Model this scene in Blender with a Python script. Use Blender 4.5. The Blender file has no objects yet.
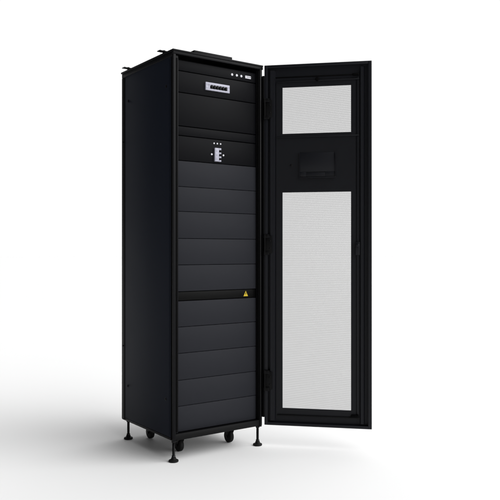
import bpy, bmesh, math
from mathutils import Vector, Matrix

scene = bpy.context.scene
C = scene.collection
PI = math.pi

# ------------------------------------------------------------------ materials
def nodes_of(m):
    m.use_nodes = True
    return m.node_tree.nodes, m.node_tree.links

def coat(name, col, rough=0.5, spec=0.3, metal=0.0, bump=0.12, scale=900.0, var=0.05):
    """painted / powder coated surface: fine orange-peel bump, slight tone and gloss variation"""
    m = bpy.data.materials.new(name)
    N, L = nodes_of(m)
    b = N['Principled BSDF']
    tc = N.new('ShaderNodeTexCoord')
    n1 = N.new('ShaderNodeTexNoise'); n1.inputs['Scale'].default_value = 3.5; n1.inputs['Detail'].default_value = 5
    oi = N.new('ShaderNodeObjectInfo'); of = N.new('ShaderNodeVectorMath'); of.operation = 'ADD'   # every object its own patch of the pattern
    sc = N.new('ShaderNodeMath'); sc.operation = 'MULTIPLY'; sc.inputs[1].default_value = 37.0
    L.new(oi.outputs['Random'], sc.inputs[0])
    L.new(tc.outputs['Object'], of.inputs[0]); L.new(sc.outputs[0], of.inputs[1])
    L.new(of.outputs['Vector'], n1.inputs['Vector'])
    mr = N.new('ShaderNodeMapRange')
    mr.inputs['To Min'].default_value = 1 - var; mr.inputs['To Max'].default_value = 1 + var
    L.new(n1.outputs['Fac'], mr.inputs['Value'])
    mix = N.new('ShaderNodeVectorMath'); mix.operation = 'SCALE'
    mix.inputs[0].default_value = col[:3]
    L.new(mr.outputs['Result'], mix.inputs['Scale'])
    L.new(mix.outputs['Vector'], b.inputs['Base Color'])
    mr2 = N.new('ShaderNodeMapRange')
    mr2.inputs['To Min'].default_value = rough - 0.03; mr2.inputs['To Max'].default_value = rough + 0.03
    L.new(n1.outputs['Fac'], mr2.inputs['Value'])
    L.new(mr2.outputs['Result'], b.inputs['Roughness'])
    b.inputs['Metallic'].default_value = metal
    b.inputs['Specular IOR Level'].default_value = spec
    if bump:
        n2 = N.new('ShaderNodeTexNoise'); n2.inputs['Scale'].default_value = scale; n2.inputs['Detail'].default_value = 2
        L.new(tc.outputs['Object'], n2.inputs['Vector'])
        bp = N.new('ShaderNodeBump'); bp.inputs['Strength'].default_value = bump; bp.inputs['Distance'].default_value = 0.0004
        L.new(n2.outputs['Fac'], bp.inputs['Height'])
        L.new(bp.outputs['Normal'], b.inputs['Normal'])
    return m

def perforated(name, col, pitch, r):
    m = bpy.data.materials.new(name)
    N, L = nodes_of(m)
    b = N['Principled BSDF']
    b.inputs['Base Color'].default_value = (*col, 1); b.inputs['Roughness'].default_value = 0.45
    b.inputs['Specular IOR Level'].default_value = 0.3
    out = N['Material Output']
    tc = N.new('ShaderNodeTexCoord'); sx = N.new('ShaderNodeSeparateXYZ')
    L.new(tc.outputs['Object'], sx.inputs['Vector'])
    q = pitch * math.sqrt(3)
    def wrap(src, half, off):
        a = N.new('ShaderNodeMath'); a.operation = 'ADD'; a.inputs[1].default_value = off
        L.new(src, a.inputs[0])
        w = N.new('ShaderNodeMath'); w.operation = 'WRAP'
        w.inputs[1].default_value = half; w.inputs[2].default_value = -half
        L.new(a.outputs[0], w.inputs[0]); return w.outputs[0]
    ds = []
    for o in (0, 1):
        x = wrap(sx.outputs['X'], pitch / 2, o * pitch / 2); z = wrap(sx.outputs['Z'], q / 2, o * q / 2)
        cb = N.new('ShaderNodeCombineXYZ'); L.new(x, cb.inputs[0]); L.new(z, cb.inputs[1])
        ln = N.new('ShaderNodeVectorMath'); ln.operation = 'LENGTH'; L.new(cb.outputs[0], ln.inputs[0])
        ds.append(ln.outputs['Value'])
    mn = N.new('ShaderNodeMath'); mn.operation = 'MINIMUM'; L.new(ds[0], mn.inputs[0]); L.new(ds[1], mn.inputs[1])
    lt = N.new('ShaderNodeMath'); lt.operation = 'LESS_THAN'; lt.inputs[1].default_value = r
    L.new(mn.outputs[0], lt.inputs[0])
    tr = N.new('ShaderNodeBsdfTransparent'); mx = N.new('ShaderNodeMixShader')
    L.new(lt.outputs[0], mx.inputs[0]); L.new(b.outputs[0], mx.inputs[1]); L.new(tr.outputs[0], mx.inputs[2])
    L.new(mx.outputs[0], out.inputs['Surface'])
    return m

M = {
    'side':   coat('side_panel_paint', (0.0090, 0.0110, 0.0172), 0.52, 0.04, bump=0.10),
    'frame':  coat('black_frame_paint', (0.0020, 0.0020, 0.0023), 0.48, 0.12),
    'rail':   coat('black_rail_paint', (0.0030, 0.0031, 0.0038), 0.45, 0.09),
    'void':   coat('dark_interior_paint', (0.0015, 0.0015, 0.0016), 0.8, 0.05, bump=0),
    'panel':  coat('black_panel_paint', (0.0026, 0.0027, 0.0036), 0.5, 0.06),
    'module': coat('grey_module_paint', (0.0166, 0.0174, 0.0212), 0.5, 0.07),
    'strip':  coat('black_strip_paint', (0.0016, 0.0016, 0.0016), 0.5, 0.08),
    'door':   coat('black_door_paint', (0.0050, 0.0055, 0.0078), 0.47, 0.2),
    'door2':  coat('black_door_stiffener_paint', (0.0042, 0.0046, 0.0064), 0.47, 0.2),
    'steel':  coat('blackened_steel', (0.0025, 0.0025, 0.003), 0.4, 0.2, bump=0),
    'rubber': coat('black_rubber', (0.004, 0.004, 0.004), 0.7, 0.2, bump=0),
    'white':  coat('pale_breaker_plastic', (0.34, 0.34, 0.41), 0.4, 0.4, bump=0, var=0.03),
    'lamp':   coat('white_indicator_plastic', (0.60, 0.60, 0.64), 0.35, 0.4, bump=0, var=0.03),
    'ink':    coat('black_plastic', (0.0025, 0.0025, 0.003), 0.45, 0.12, bump=0),
    'yellow': coat('yellow_warning_vinyl', (0.50, 0.36, 0.008), 0.45, 0.3, bump=0, var=0.04),
    'mesh':   perforated('perforated_black_steel', (0.004, 0.004, 0.0045), 0.0042, 0.00177),
}

# ------------------------------------------------------------------ mesh helpers
def xbox(bm, x0, x1, y0, y1, z0, z1, bev=0.0, seg=2):
    t = bmesh.new()
    vs = [t.verts.new((x, y, z)) for x in (x0, x1) for y in (y0, y1) for z in (z0, z1)]
    for f in ((0,1,3,2), (4,6,7,5), (0,4,5,1), (2,3,7,6), (0,2,6,4), (1,5,7,3)):
        t.faces.new([vs[i] for i in f])
    bmesh.ops.recalc_face_normals(t, faces=t.faces)
    if bev:
        bmesh.ops.bevel(t, geom=list(t.edges), offset=bev, segments=seg, affect='EDGES', profile=0.5)
    join(bm, t)

def join(bm, t, mat=None):
    if mat is not None: bmesh.ops.transform(t, matrix=mat, verts=t.verts)
    me = bpy.data.meshes.new('tmp'); t.to_mesh(me); t.free()
    bm.from_mesh(me); bpy.data.meshes.remove(me)

def lathe(bm, prof, centre, axis='Z', seg=28):
    """profile [(radius, height)] turned round an axis through centre"""
    t = bmesh.new()
    rings = []
    for r, h in prof:
        rings.append([t.verts.new((r * math.cos(2*PI*i/seg), r * math.sin(2*PI*i/seg), h)) for i in range(seg)])
    for a, b in zip(rings, rings[1:]):
        for i in range(seg):
            j = (i + 1) % seg
            t.faces.new((a[i], a[j], b[j], b[i])).smooth = True
    t.faces.new(list(reversed(rings[0]))); t.faces.new(rings[-1])
    bmesh.ops.recalc_face_normals(t, faces=t.faces)
    R = {'Z': Matrix.Identity(4), 'Y': Matrix.Rotation(PI/2, 4, 'X'), 'X': Matrix.Rotation(PI/2, 4, 'Y')}[axis]
    join(bm, t, Matrix.Translation(centre) @ R)

def prism(bm, pts, axis, a, b, bev=0.0):
    """2-D outline extruded along an axis from a to b (x: (y,z), y: (x,z), z: (x,y))"""
    t = bmesh.new()
    def mk(p, k):
        return {'X': (k, p[0], p[1]), 'Y': (p[0], k, p[1]), 'Z': (p[0], p[1], k)}[axis]
    A = [t.verts.new(mk(p, a)) for p in pts]; B = [t.verts.new(mk(p, b)) for p in pts]
    n = len(pts)
    t.faces.new(A); t.faces.new(list(reversed(B)))
    for i in range(n):
        j = (i + 1) % n
        t.faces.new((A[i], B[i], B[j], A[j]))
    bmesh.ops.recalc_face_normals(t, faces=t.faces)
    if bev: bmesh.ops.bevel(t, geom=list(t.edges), offset=bev, segments=2, affect='EDGES')
    join(bm, t)

def ring_frame(bm, x0, x1, z0, z1, w, y0, y1, bev=0.0015):
    """rectangular frame of four mitre-free bars butted end to end"""
    xbox(bm, x0, x0 + w, y0, y1, z0, z1, bev); xbox(bm, x1 - w, x1, y0, y1, z0, z1, bev)
    xbox(bm, x0 + w, x1 - w, y0, y1, z1 - w, z1, bev); xbox(bm, x0 + w, x1 - w, y0, y1, z0, z0 + w, bev)

WORLD = {}      # position of every object's origin in its root frame (no part is rotated, the door apart)
def obj(name, bm, mat, parent=None, label=None, smooth=True):
    co = [v.co for v in bm.verts]
    lo = Vector([min(c[i] for c in co) for i in range(3)]); hi = Vector([max(c[i] for c in co) for i in range(3)])
    c = (lo + hi) / 2
    for v in bm.verts: v.co -= c
    me = bpy.data.meshes.new(name); bm.to_mesh(me); bm.free()
    mats = mat if isinstance(mat, (list, tuple)) else [mat]
    for k in mats: me.materials.append(M[k] if isinstance(k, str) else k)
    if smooth:
        me.set_sharp_from_angle(angle=math.radians(40))
    o = bpy.data.objects.new(name, me); C.objects.link(o)
    o.location = c
    WORLD[o.name] = c.copy()
    if parent:
        o.parent = parent
        o.location = c - WORLD.get(parent.name, Vector((0, 0, 0)))
    if label: o['label'] = label
    return o

# ------------------------------------------------------------------ dimensions (metres)
W, D = 0.600, 0.643
ZB, ZT = 0.119, 2.250
cab = bpy.data.objects.new('equipment_cabinet', None); C.objects.link(cab)
cab.location = (W / 2, D / 2, 0)
cab.empty_display_size = 0.2
WORLD[cab.name] = Vector(cab.location)
cab['label'] = 'tall black steel equipment cabinet on levelling feet, its perforated door swung open to the right'
cab['category'] = 'cabinet'

# ------------------------------------------------------------------ frame
PW = 0.034
for x0, x1 in ((0.0, PW), (W - PW, W)):
    bm = bmesh.new()
    s = 1 if x0 == 0 else -1
    e = x0 if s == 1 else x1
    # folded profile: outer wall, narrow front land, inner step
    a, b = sorted((e, e + s * 0.016)); xbox(bm, a, b, 0.0, 0.010, ZB + 0.001, ZT - 0.026, 0.002)
    a, b = sorted((e + s * 0.011, e + s * 0.016)); xbox(bm, a, b, 0.0102, 0.034, ZB + 0.001, ZT - 0.026, 0.0005)
    w2, w3 = (0.036, 0.044) if s == 1 else (0.0200, 0.0232)
    a, b = sorted((e + s * 0.0162, e + s * w2)); xbox(bm, a, b, 0.010, 0.034, ZB + 0.037, ZT - 0.030, 0.0015)
    a, b = sorted((e + s * (w2 + 0.0002), e + s * w3)); xbox(bm, a, b, 0.022, 0.060, ZB + 0.037, ZT - 0.030, 0.001)
    p = obj('corner_post', bm, 'rail' if s == 1 else 'frame', cab)
    # black gasket in the step of the post
    bm = bmesh.new()
    if s == 1:
        xbox(bm, 0.018, 0.030, 0.0035, 0.0098, ZB + 0.045, ZT - 0.045, 0.002)
        obj('gasket', bm, 'void', p)
        bm = bmesh.new()
    a, b = sorted((e + s * 0.006, e + s * 0.0108)); xbox(bm, a, b, 0.0104, 0.0360, ZB + 0.004, ZT - 0.028)
    obj('gasket', bm, 'void', p)
for x0, x1 in ((0.001, 0.036), (W - 0.036, W - 0.001)):
    bm = bmesh.new()
    xbox(bm, x0, x1, 0.6045, D, ZB + 0.001, ZT - 0.036, 0.003)
    p = obj('corner_post', bm, 'frame', cab)
    if x0 < 0.1:
        for z in (1.819, 0.572):
            bm = bmesh.new(); lathe(bm, [(0.0045, -0.002), (0.0045, 0.0015), (0.003, 0.0025)], (-0.0005, 0.617, z), 'X', 14)
            obj('screw', bm, 'void', p)

# back wall and dark interior box behind the front panels
bm = bmesh.new(); xbox(bm, 0.037, W - 0.037, 0.626, 0.640, ZB + 0.002, ZT - 0.027, 0.002)
obj('rear_panel', bm, 'side', cab)
bm = bmesh.new(); xbox(bm, 0.046, W - 0.020, 0.066, 0.60, ZB + 0.03, ZT - 0.03)
obj('inner_chassis', bm, 'void', cab)

# side panels, each a shallow pan with a folded border and quarter-turn locks
for s in (0, 1):
    bm = bmesh.new()
    X = (lambda v: v) if s == 0 else (lambda v: W - v)
    def sb(a, b, *r):
        a, b = sorted((X(a), X(b))); xbox(bm, a, b, *r)
    sb(0.0035, 0.0125, 0.0365, 0.6025, ZB + 0.012, ZT - 0.034, 0.0028)
    sb(0.0015, 0.0034, 0.047, 0.592, ZB + 0.024, ZT - 0.046, 0.0009)
    p = obj('side_panel', bm, 'side', cab)
    for y, z in ((0.082, 2.060), (0.552, 2.060), (0.087, 0.335), (0.559, 0.334)):
        bm = bmesh.new()
        lathe(bm, [(0.0085, -0.001), (0.0085, 0.0012), (0.0065, 0.0022)], (X(0.0012), y, z), 'X', 24)
        xbox(bm, X(0.0002) - 0.0024, X(0.0002) + 0.0018, y - 0.0015, y + 0.0015, z - 0.0055, z + 0.0055, 0.0004)
        obj('lock', bm, 'ink', p)

# roof: plate with a down-turned front lip, raised cable cover and lifting brackets
bm = bmesh.new()
xbox(bm, -0.004, W + 0.0070, -0.003, D + 0.002, ZT - 0.010, ZT, 0.002)
xbox(bm, 0.0, W + 0.0068, 0.0, 0.014, ZT - 0.0255, ZT - 0.0102, 0.0015)
xbox(bm, 0.002, 0.018, 0.0145, D, ZT - 0.0355, ZT - 0.0102, 0.0015)
xbox(bm, W - 0.018, W - 0.002, 0.0145, D, ZT - 0.0355, ZT - 0.0102, 0.0015)
roof = obj('roof', bm, 'rail', cab)
bm = bmesh.new()
xbox(bm, 0.140, 0.396, 0.014, 0.40, ZT + 0.0003, ZT + 0.0185, 0.002)
xbox(bm, 0.150, 0.386, 0.024, 0.39, ZT + 0.0188, ZT + 0.0205, 0.0006)
obj('cable_cover', bm, 'rail', roof)
for y in (0.115, 0.560):
    for s in (0, 1):
        bm = bmesh.new()
        xs = lambda v: v if s == 0 else W - v
        def bb(a, b, *r):
            a, b = sorted((xs(a), xs(b))); xbox(bm, a, b, *r)
        bb(-0.030, 0.040, y - 0.016, y + 0.016, ZT + 0.0072, ZT + 0.0115, 0.001)
        bb(0.004, 0.040, y - 0.014, y + 0.014, ZT + 0.0003, ZT + 0.0070, 0.001)
        lathe(bm, [(0.008, 0), (0.008, 0.004), (0.0055, 0.0055)], (xs(0.006), y, ZT + 0.0117), 'Z', 6)
        lathe(bm, [(0.006, 0), (0.006, 0.003), (0.004, 0.004)], (xs(-0.018), y, ZT + 0.0117), 'Z', 6)
        obj('lifting_bracket', bm, 'frame', roof)

# base frame
bm = bmesh.new()
xbox(bm, 0.0165, W - 0.0165, 0.004, 0.034, ZB, ZB + 0.0355, 0.002)
xbox(bm, 0.004, 0.0165, 0.0345, D - 0.001, ZB - 0.002, ZB + 0.0115, 0.0015)
xbox(bm, W - 0.0165, W - 0.004, 0.0345, D - 0.001, ZB - 0.002, ZB + 0.0115, 0.0015)
xbox(bm, 0.017, W - 0.017, 0.0345, D - 0.035, ZB + 0.004, ZB + 0.010)
xbox(bm, 0.002, 0.026, -0.0005, 0.026, ZB - 0.004, ZB + 0.0005, 0.001)
xbox(bm, W - 0.026, W - 0.002, -0.0005, 0.026, ZB - 0.004, ZB + 0.0005, 0.001)
base = obj('base_frame', bm, 'frame', cab)

# ------------------------------------------------------------------ front panels
X0, X1, YF = 0.0475, 0.5762, 0.030
def face(name, z0, z1, mat, gap=0.004, bev=0.0022, y=YF, label=None):
    bm = bmesh.new()
    xbox(bm, X0, X1, y, y + 0.034, z0 + gap / 2, z1 - gap / 2, bev)
    return obj(name, bm, mat, cab, label)

top_panel = face('indicator_panel', 2.145, 2.206, 'panel')
brk_panel = face('breaker_panel', 2.026, 2.145, 'panel', label='black upper panel with a row of six breakers')
face('blank_panel', 1.841, 2.026, 'panel')
face('blank_panel', 1.788, 1.841, 'panel', label='narrow black blank panel')
con_panel = face('breaker_panel', 1.650, 1.788, 'panel', label='black panel with an upright breaker and small lamps')
zs_up = [1.650, 1.507, 1.370, 1.221, 1.075, 0.928]
zs_lo = [0.876, 0.733, 0.588, 0.440, 0.297, 0.156]

def module(z0, z1):
    bm = bmesh.new()
    xbox(bm, X0, X1, YF, YF + 0.034, z0 + 0.0013, z1 - 0.0013, 0.0016)
    return obj('power_module', bm, 'module', cab)
for zs in (zs_up, zs_lo):
    for a, b in zip(zs[1:], zs): module(a, b)
strip = face('divider_strip', 0.876, 0.928, 'strip', y=YF + 0.004)

def disc(name, x, z, r, parent, mat='lamp', y=YF):
    bm = bmesh.new()
    lathe(bm, [(r, -0.0005), (r, 0.002), (r * 0.8, 0.0032), (r * 0.35, 0.0037)], (x, y, z), 'Y', 20)
    return obj(name, bm, mat, parent)

for x in (0.405, 0.438, 0.470):
    disc('indicator_lamp', x, 2.1735, 0.0072, top_panel)
bm = bmesh.new(); xbox(bm, 0.4985, 0.539, YF - 0.0018, YF + 0.0005, 2.1655, 2.1815, 0.0008)
plate = obj('name_plate', bm, 'lamp', top_panel)
bm = bmesh.new()
for i, (w, h) in enumerate(((0.004, 0.004), (0.0045, 0.006), (0.004, 0.004), (0.005, 0.006))):
    x = 0.506 + i * 0.0082
    xbox(bm, x, x + w, YF - 0.0022, YF - 0.0017, 2.1735 - h / 2 + 0.001, 2.1735 + h / 2 + 0.001)
obj('marking', bm, 'rail', plate)

# row of six breakers behind a pale cover plate
bm = bmesh.new()
bx0, bx1, bz0, bz1 = 0.2205, 0.3825, 2.060, 2.1045
sx0, sx1, sz0, sz1 = 0.2500, 0.3660, 2.0705, 2.0860
xbox(bm, bx0, bx1, YF - 0.010, YF + 0.001, sz1, bz1, 0.001)
xbox(bm, bx0, bx1, YF - 0.010, YF + 0.001, bz0, sz0, 0.001)
xbox(bm, bx0, sx0, YF - 0.010, YF + 0.001, sz0, sz1, 0.001)
xbox(bm, sx1, bx1, YF - 0.010, YF + 0.001, sz0, sz1, 0.001)
row = obj('breaker_row', bm, 'white', brk_panel)
bm = bmesh.new(); xbox(bm, sx0, sx1, YF - 0.006, YF + 0.001, sz0, sz1)
obj('slot', bm, 'void', row)
for i in range(6):
    x = sx0 + 0.0035 + i * 0.0193
    bm = bmesh.new()
    xbox(bm, x, x + 0.0125, YF - 0.016, YF - 0.0062, sz0 + 0.002, sz1 + 0.0045, 0.0012)
    obj('toggle', bm, 'ink', row)
bm = bmesh.new()
for z in (2.091, 2.084, 2.077):
    xbox(bm, 0.2395, 0.2415, YF - 0.0103, YF - 0.0098, z, z + 0.004)
obj('marking', bm, 'rail', row)

# upright three-pole breaker with lamps round it
bm = bmesh.new()
xbox(bm, 0.281, 0.3085, YF - 0.012, YF + 0.001, 1.661, 1.738, 0.0012)
for z0, z1 in ((1.661, 1.6700), (1.6815, 1.6915), (1.7045, 1.7135), (1.7265, 1.738)):
    xbox(bm, 0.3087, 0.3235, YF - 0.012, YF + 0.001, z0, z1, 0.001)
up = obj('upright_breaker', bm, 'white', con_panel)
for z in (1.6757, 1.698, 1.720):
    bm = bmesh.new(); xbox(bm, 0.3089, 0.3225, YF - 0.009, YF + 0.001, z - 0.0055, z + 0.0065)
    lathe(bm, [(0.0042, 0), (0.0042, 0.009), (0.003, 0.0105)], (0.3165, YF - 0.009, z), 'Y', 14)
    obj('toggle', bm, 'ink', up)
for i, z in enumerate((1.6757, 1.698, 1.720)):
    bm = bmesh.new(); xbox(bm, 0.288, 0.2965, YF - 0.0127, YF - 0.0118, z - 0.004, z + 0.004, 0.0003)
    obj('marking', bm, coat('grey_print', (0.30, 0.30, 0.36), 0.5, 0.3, bump=0) if i == 0 else bpy.data.materials['grey_print'], up)
for x in (0.281, 0.303, 0.325): disc('indicator_lamp', x, 1.7640, 0.0048, con_panel)
for x in (0.2655, 0.3445): disc('indicator_lamp', x, 1.7005, 0.0055, con_panel)

# yellow warning triangle on the black strip
YS = YF + 0.004
bm = bmesh.new()
prism(bm, [(0.4890, 0.8865), (0.5210, 0.8865), (0.505, 0.9180)], 'Y', YS - 0.0012, YS + 0.0005)
tri = obj('warning_sign', bm, 'yellow', strip)
bm = bmesh.new()
prism(bm, [(0.5065, 0.9105), (0.5005, 0.9000), (0.5045, 0.9000), (0.5025, 0.8915), (0.5095, 0.9025), (0.5055, 0.9025), (0.5085, 0.9105)],
      'Y', YS - 0.0016, YS - 0.0011)
obj('bolt_symbol', bm, 'ink', tri)

# ------------------------------------------------------------------ feet and casters
for x, y in ((0.018, 0.028), (0.586, 0.026), (0.027, 0.602), (0.575, 0.602)):
    bm = bmesh.new()
    lathe(bm, [(0.025, 0.0005), (0.027, 0.002), (0.027, 0.0085), (0.0245, 0.011), (0.015, 0.0135), (0.0135, 0.022), (0.012, 0.024)], (x, y, 0), 'Z', 36)
    foot = obj('levelling_foot', bm, 'rubber', cab)
    bm = bmesh.new()
    prof = []
    z = 0.0242
    while z < ZB - 0.006:                      # threaded rod
        prof += [(0.0070, z), (0.0080, z + 0.0012)]; z += 0.0024
    lathe(bm, prof, (x, y, 0), 'Z', 20)
    lathe(bm, [(0.0105, 0.0243), (0.0118, 0.0255), (0.0118, 0.0325), (0.0105, 0.034)], (x, y, 0), 'Z', 6)
    lathe(bm, [(0.0118, ZB - 0.0135), (0.0125, ZB - 0.0125), (0.0125, ZB - 0.0055), (0.0118, ZB - 0.0045)], (x, y, 0), 'Z', 6)
    obj('threaded_rod', bm, 'steel', foot)

for x, y in ((0.146, 0.168), (0.486, 0.160), (0.144, 0.517), (0.486, 0.517)):
    bm = bmesh.new()
    xbox(bm, x - 0.034, x + 0.034, y - 0.034, y + 0.034, ZB - 0.004, ZB + 0.0035, 0.001)
    lathe(bm, [(0.022, ZB - 0.016), (0.025, ZB - 0.013), (0.025, ZB - 0.005), (0.022, ZB - 0.0042)], (x, y, 0), 'Z', 28)
    for s in (-1, 1):
        a, b = sorted((x + s * 0.0155, x + s * 0.0185))
        prism(bm, [(y - 0.022, ZB - 0.016), (y + 0.022, ZB - 0.016), (y + 0.034, 0.044), (y + 0.026, 0.032), (y + 0.014, 0.036)], 'X', a, b)
    cs = obj('caster', bm, 'steel', cab)
    bm = bmesh.new()
    cy, cz = y + 0.022, 0.0382
    prof = [(0.030, -0.0125), (0.036, -0.0115), (0.038, -0.008), (0.038, 0.008), (0.036, 0.0115), (0.030, 0.0125)]
    lathe(bm, prof, (x, cy, cz), 'X', 36)
    wh = obj('wheel', bm, 'rubber', cs)
    bm = bmesh.new()
    lathe(bm, [(0.0075, -0.022), (0.0085, -0.021), (0.0085, 0.021), (0.0075, 0.022)], (x, cy, cz), 'X', 16)
    obj('axle', bm, 'steel', cs)

# ------------------------------------------------------------------ door (own frame: x along the leaf, -y its inner face, z up)
ANG = math.radians(-46.05)
HX, HY = 0.608, -0.012
DW, DZ0, DZ1 = 0.625, 0.126, 2.2478
U0, U1 = 0.1055, 0.5065                        # perforated fields
L0, L1, T0, T1 = 0.2255, 1.4975, 1.8430, 2.1165
def frame_with_holes(bm, xs, zs, y0, y1, holes):
    """sheet y0..y1 cut by the grid xs * zs, leaving out the cells listed in holes"""
    t = bmesh.new()
    nx, nz = len(xs) - 1, len(zs) - 1
    cell = lambda i, k: 0 <= i < nx and 0 <= k < nz and (i, k) not in holes
    V = {}
    def v(i, k, y):
        if (i, k, y) not in V: V[(i, k, y)] = t.verts.new((xs[i], y, zs[k]))
        return V[(i, k, y)]
    for i in range(nx):
        for k in range(nz):
            if not cell(i, k): continue
            t.faces.new((v(i,k,y0), v(i+1,k,y0), v(i+1,k+1,y0), v(i,k+1,y0)))
            t.faces.new((v(i,k,y1), v(i,k+1,y1), v(i+1,k+1,y1), v(i+1,k,y1)))
            for di, dk, p, q in ((-1,0,(i,k),(i,k+1)), (1,0,(i+1,k+1),(i+1,k)), (0,-1,(i+1,k),(i,k)), (0,1,(i,k+1),(i+1,k+1))):
                if not cell(i+di, k+dk):
                    t.faces.new((v(*p,y0), v(*q,y0), v(*q,y1), v(*p,y1)))
    bmesh.ops.recalc_face_normals(t, faces=t.faces)
    join(bm, t)

bm = bmesh.new()
frame_with_holes(bm, [0.002, U0, U1, DW - 0.002], [DZ0 + 0.002, L0, L1, T0, T1, DZ1 - 0.002], 0.0225, 0.0245, {(1, 1), (1, 3)})
# edge returns with a narrow inward lip
xbox(bm, 0.0, 0.0018, 0.0, 0.0255, DZ0, DZ1, 0.0006)
xbox(bm, DW - 0.0018, DW, 0.0, 0.0255, DZ0, DZ1, 0.0006)
xbox(bm, 0.002, DW - 0.002, 0.0, 0.0255, DZ1 - 0.0018, DZ1, 0.0006)
xbox(bm, 0.002, DW - 0.002, 0.0, 0.0255, DZ0, DZ0 + 0.0018, 0.0006)
me_door = bm
door = obj('door', me_door, 'door', cab)
# put the door's origin on its hinge line and turn it open
c0 = WORLD[door.name].copy()
for v in door.data.vertices: v.co += c0
door.location = Vector((HX, HY, 0)) - WORLD[cab.name]
door.rotation_euler = (0, 0, ANG)
WORLD[door.name] = Vector((0, 0, 0))           # its children are given in the door's own frame

bm = bmesh.new()
xbox(bm, 0.0022, 0.0200, 0.0, 0.0016, DZ0 + 0.0022, DZ1 - 0.0022, 0.0005)
xbox(bm, DW - 0.0200, DW - 0.0022, 0.0, 0.0016, DZ0 + 0.0022, DZ1 - 0.0022, 0.0005)
xbox(bm, 0.0204, DW - 0.0204, 0.0, 0.0016, DZ1 - 0.0170, DZ1 - 0.0022, 0.0005)
xbox(bm, 0.0204, DW - 0.0204, 0.0, 0.0016, DZ0 + 0.0022, DZ0 + 0.0170, 0.0005)
obj('edge_lip', bm, 'door', door)
# stiffening frame: hat sections on both stiles, rails top and bottom, middle plate
for a, b in ((0.030, 0.064), (0.558, 0.583)):
    bm = bmesh.new()
    prism(bm, [(a - 0.006, 0.0222), (a, 0.0222), (a + 0.005, 0.0070), (b - 0.005, 0.0070), (b, 0.0222), (b + 0.006, 0.0222), (b + 0.006, 0.0210),
               (b + 0.001, 0.0210), (b - 0.004, 0.0056), (a + 0.004, 0.0056), (a - 0.001, 0.0210), (a - 0.006, 0.0210)],
          'Z', DZ0 + 0.026, DZ1 - 0.030)
    obj('stiffener', bm, 'door', door)
bm = bmesh.new()
frame_with_holes(bm, [0.068, U0, U1, 0.535], [L0 - 0.042, L0, L1, T0, T1, T1 + 0.030], 0.0150, 0.0168, {(1, 1), (1, 3)})
for a, b in ((0.068, 0.0695), (0.5335, 0.535)):
    xbox(bm, a, b, 0.0170, 0.0222, L0 - 0.042, T1 + 0.030)
# folded edges round both openings
for z0, z1 in ((L0, L1), (T0, T1)):
    xbox(bm, U0 - 0.0014, U0, 0.0170, 0.0222, z0, z1); xbox(bm, U1, U1 + 0.0014, 0.0170, 0.0222, z0, z1)
inner = obj('inner_frame', bm, 'door2', door)
for z, mt in ((T1 + 0.0330, 'door2'), (T0 - 0.0200, 'door2'), (L0 - 0.0400, 'frame')):
    bm = bmesh.new()
    xbox(bm, 0.074, 0.553, 0.0085, 0.0147, z - 0.004, z + 0.004, 0.0012)
    obj('cross_rail', bm, mt, door)

# the two perforated fields
for z0, z1 in ((L0, L1), (T0, T1)):
    bm = bmesh.new()
    xbox(bm, U0 - 0.0012, U1 + 0.0012, 0.0178, 0.0188, z0 - 0.004, z1 + 0.004)
    obj('perforated_panel', bm, 'mesh', door, smooth=False)

# locking rod along the top with its end roller and a middle guide
bm = bmesh.new()
lathe(bm, [(0.0035, 0), (0.004, 0.001), (0.004, 0.455), (0.0035, 0.456)], (0.066, 0.0035, T1 + 0.0560), 'X', 12)
rod = obj('locking_rod', bm, 'void', door)
bm = bmesh.new()
xbox(bm, 0.515, 0.553, -0.006, 0.0125, T1 + 0.0495, T1 + 0.0640, 0.005, 3)
obj('rod_end', bm, 'void', rod)
bm = bmesh.new()
lathe(bm, [(0.011, 0), (0.011, 0.012), (0.008, 0.015)], (0.311, 0.0145, T1 + 0.0395), 'Y', 20)
obj('rod_guide', bm, 'void', rod)
bm = bmesh.new()
xbox(bm, 0.505, 0.548, -0.002, 0.0148, L0 - 0.036, L0 - 0.022, 0.004, 3)
obj('rod_end', bm, 'void', door)
# sliding flat bar with the latch body on the free stile
bm = bmesh.new()
xbox(bm, 0.5395, 0.5520, 0.0120, 0.0150, L0 - 0.02, T1 + 0.046, 0.0006)
bar = obj('latch_bar', bm, 'door2', door)
bm = bmesh.new()
xbox(bm, 0.533, 0.558, -0.004, 0.0118, 1.128, 1.205, 0.003)
lathe(bm, [(0.009, 0), (0.009, 0.006), (0.006, 0.008)], (0.5455, -0.004, 1.185), 'Y', 20)
obj('latch', bm, 'door2', bar)

# document pocket on the middle plate: shallow box, open at the top, with a finger slot
bm = bmesh.new()
xbox(bm, 0.2060, 0.2080, 0.0060, 0.0148, 1.585, 1.730, 0.0006)
xbox(bm, 0.4160, 0.4180, 0.004, 0.0148, 1.585, 1.730, 0.0006)
xbox(bm, 0.2082, 0.4158, 0.0110, 0.0125, 1.6165, 1.729, 0.0003)
xbox(bm, 0.2082, 0.2450, 0.0110, 0.0125, 1.5875, 1.6160, 0.0003)
xbox(bm, 0.3580, 0.4158, 0.0110, 0.0125, 1.5875, 1.6160, 0.0003)
xbox(bm, 0.2455, 0.3575, 0.0110, 0.0125, 1.5875, 1.6110, 0.0003)
xbox(bm, 0.2040, 0.4200, 0.002, 0.0148, 1.5795, 1.5846, 0.001)
obj('document_pocket', bm, 'door', door)
bm = bmesh.new()
lathe(bm, [(0.0075, 0), (0.0075, 0.003), (0.005, 0.0045)], (0.158, 0.0149, 1.655), 'Y', 18)
obj('screw', bm, 'ink', inner)

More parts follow.
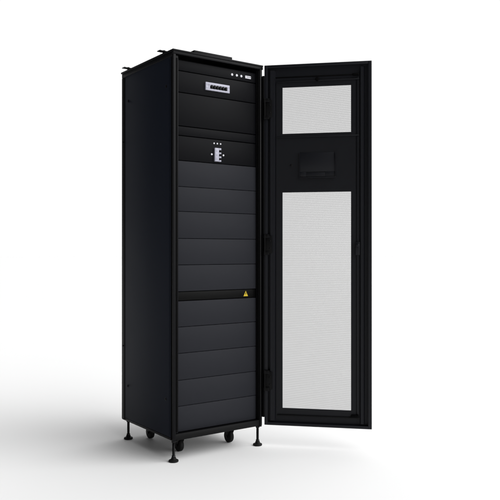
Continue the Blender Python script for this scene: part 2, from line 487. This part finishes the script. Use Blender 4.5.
# hinges: two knuckles on a leaf, pin between
for z in (1.990, 1.190, 0.388):
    bm = bmesh.new()
    xbox(bm, 0.004, 0.046, -0.0035, -0.0004, z - 0.052, z + 0.052, 0.001)
    for k in (-1, 1):
        zc = z + k * 0.050
        xbox(bm, -0.003, 0.032, -0.0100, -0.0037, zc - 0.011, zc + 0.011, 0.002)
    lathe(bm, [(0.0035, -0.062), (0.004, -0.060), (0.004, 0.060), (0.0035, 0.062)], (0.003, -0.0070, z), 'Z', 16)
    h = obj('hinge', bm, 'frame', door)
    for k in (-1, 1):
        bm = bmesh.new()
        lathe(bm, [(0.0045, 0), (0.0045, 0.002), (0.003, 0.0032)], (0.034, -0.0036, z + k * 0.022), 'Y', 12)
        obj('screw', bm, 'ink', h)

# black sealing strip that closes the gap between door and cabinet, short of both ends
bm = bmesh.new()
xbox(bm, W + 0.0004, W + 0.0087, -0.0125, 0.020, 0.172, 2.186, 0.0003)
obj('hinge_strip', bm, 'void', cab)

# ------------------------------------------------------------------ floor
def build_floor():
    bm = bmesh.new()
    n = 96
    R = [0.0, 1.5, 3, 6, 12, 25, 60, 150]
    cen = bm.verts.new((0.3, 0.3, 0))
    prev = None
    for r in R[1:]:
        ring = [bm.verts.new((0.3 + r * math.cos(2*PI*i/n), 0.3 + r * math.sin(2*PI*i/n), 0)) for i in range(n)]
        for i in range(n):
            j = (i + 1) % n
            if prev is None: bm.faces.new((cen, ring[i], ring[j]))
            else: bm.faces.new((prev[i], ring[i], ring[j], prev[j]))
        prev = ring
    me = bpy.data.meshes.new('floor'); bm.to_mesh(me); bm.free()
    m = bpy.data.materials.new('white_studio_floor'); N, L = nodes_of(m)
    b = N['Principled BSDF']
    tc = N.new('ShaderNodeTexCoord'); nz = N.new('ShaderNodeTexNoise'); nz.inputs['Scale'].default_value = 1.2; nz.inputs['Detail'].default_value = 3
    L.new(tc.outputs['Object'], nz.inputs['Vector'])
    cr = N.new('ShaderNodeMapRange'); cr.inputs['To Min'].default_value = 0.845; cr.inputs['To Max'].default_value = 0.855
    L.new(nz.outputs['Fac'], cr.inputs['Value'])
    L.new(cr.outputs['Result'], b.inputs['Base Color'])
    b.inputs['Roughness'].default_value = 0.7; b.inputs['Specular IOR Level'].default_value = 0.1
    me.materials.append(m)
    o = bpy.data.objects.new('floor', me); C.objects.link(o)
    o['kind'] = 'structure'
    return o
build_floor()

# ------------------------------------------------------------------ studio light: white surround, dimmer behind the camera, one soft key at right
w = bpy.data.worlds.new('World'); scene.world = w; w.use_nodes = True
N, L = w.node_tree.nodes, w.node_tree.links
bg = N['Background']; bg.inputs['Color'].default_value = (1, 1, 1, 1)
YAW = 0.6233
tc = N.new('ShaderNodeTexCoord')
def lobe(d, a, b, lo, hi):
    """soft-edged region of the surround round direction d: lo outside, hi inside"""
    dt = N.new('ShaderNodeVectorMath'); dt.operation = 'DOT_PRODUCT'; dt.inputs[1].default_value = d
    L.new(tc.outputs['Generated'], dt.inputs[0])
    mr = N.new('ShaderNodeMapRange'); mr.interpolation_type = 'SMOOTHSTEP'
    mr.inputs['From Min'].default_value = a; mr.inputs['From Max'].default_value = b
    mr.inputs['To Min'].default_value = lo; mr.inputs['To Max'].default_value = hi
    L.new(dt.outputs['Value'], mr.inputs['Value'])
    return mr.outputs['Result']
BASE, BACK, KEY, KEY2 = 0.04, 1.01, 1.64, 3.75
v = YAW + 0.12
back = lobe((math.sin(v), math.cos(v), 0), 0.50, 0.74, BASE, BACK)          # white background sweep
def direction(turn, elev):
    a, e = YAW + math.radians(turn), math.radians(elev)
    return Vector((math.sin(a) * math.cos(e), math.cos(a) * math.cos(e), math.sin(e)))
key1 = lobe(direction(84, 52), 0.50, 1.0, 0.0, KEY)                          # big overhead softbox on the right
key2 = lobe(direction(114, 27), 0.70, 1.0, 0.0, KEY2)                        # lower softbox, right of the camera
kk = N.new('ShaderNodeMath'); kk.operation = 'ADD'
L.new(key1, kk.inputs[0]); L.new(key2, kk.inputs[1])
key = kk.outputs[0]
ad = N.new('ShaderNodeMath'); ad.operation = 'ADD'
L.new(back, ad.inputs[0]); L.new(key, ad.inputs[1])
L.new(ad.outputs[0], bg.inputs['Strength'])

def area(name, loc, target, size, power, col=(1, 1, 1)):
    l = bpy.data.lights.new(name, 'AREA'); l.shape = 'RECTANGLE'
    l.size, l.size_y = size
    l.energy = power; l.color = col
    o = bpy.data.objects.new(name, l); C.objects.link(o); o.location = loc
    o.rotation_euler = (Vector(target) - Vector(loc)).to_track_quat('-Z', 'Y').to_euler()
    return o
area('softbox_lamp', (4.6, -2.6, 5.0), (0.3, 0.0, 0.4), (3.0, 3.0), 20)

# ------------------------------------------------------------------ camera
cam = bpy.data.cameras.new('camera'); co = bpy.data.objects.new('camera', cam); C.objects.link(co)
cam.sensor_width = 36; cam.lens = 36 * 710 / 500
cam.clip_end = 500
co.location = (-1.90918, -3.36787, 1.14992)
co.rotation_euler = (PI / 2 + 0.00187, 0, -YAW)
scene.camera = co

scene.render.engine = 'CYCLES'
scene.render.resolution_x = scene.render.resolution_y = 1024
scene.cycles.max_bounces = 8
scene.cycles.transparent_max_bounces = 16
vs = scene.view_settings
vs.view_transform = 'Standard'; vs.look = 'None'; vs.exposure = 0; vs.gamma = 1
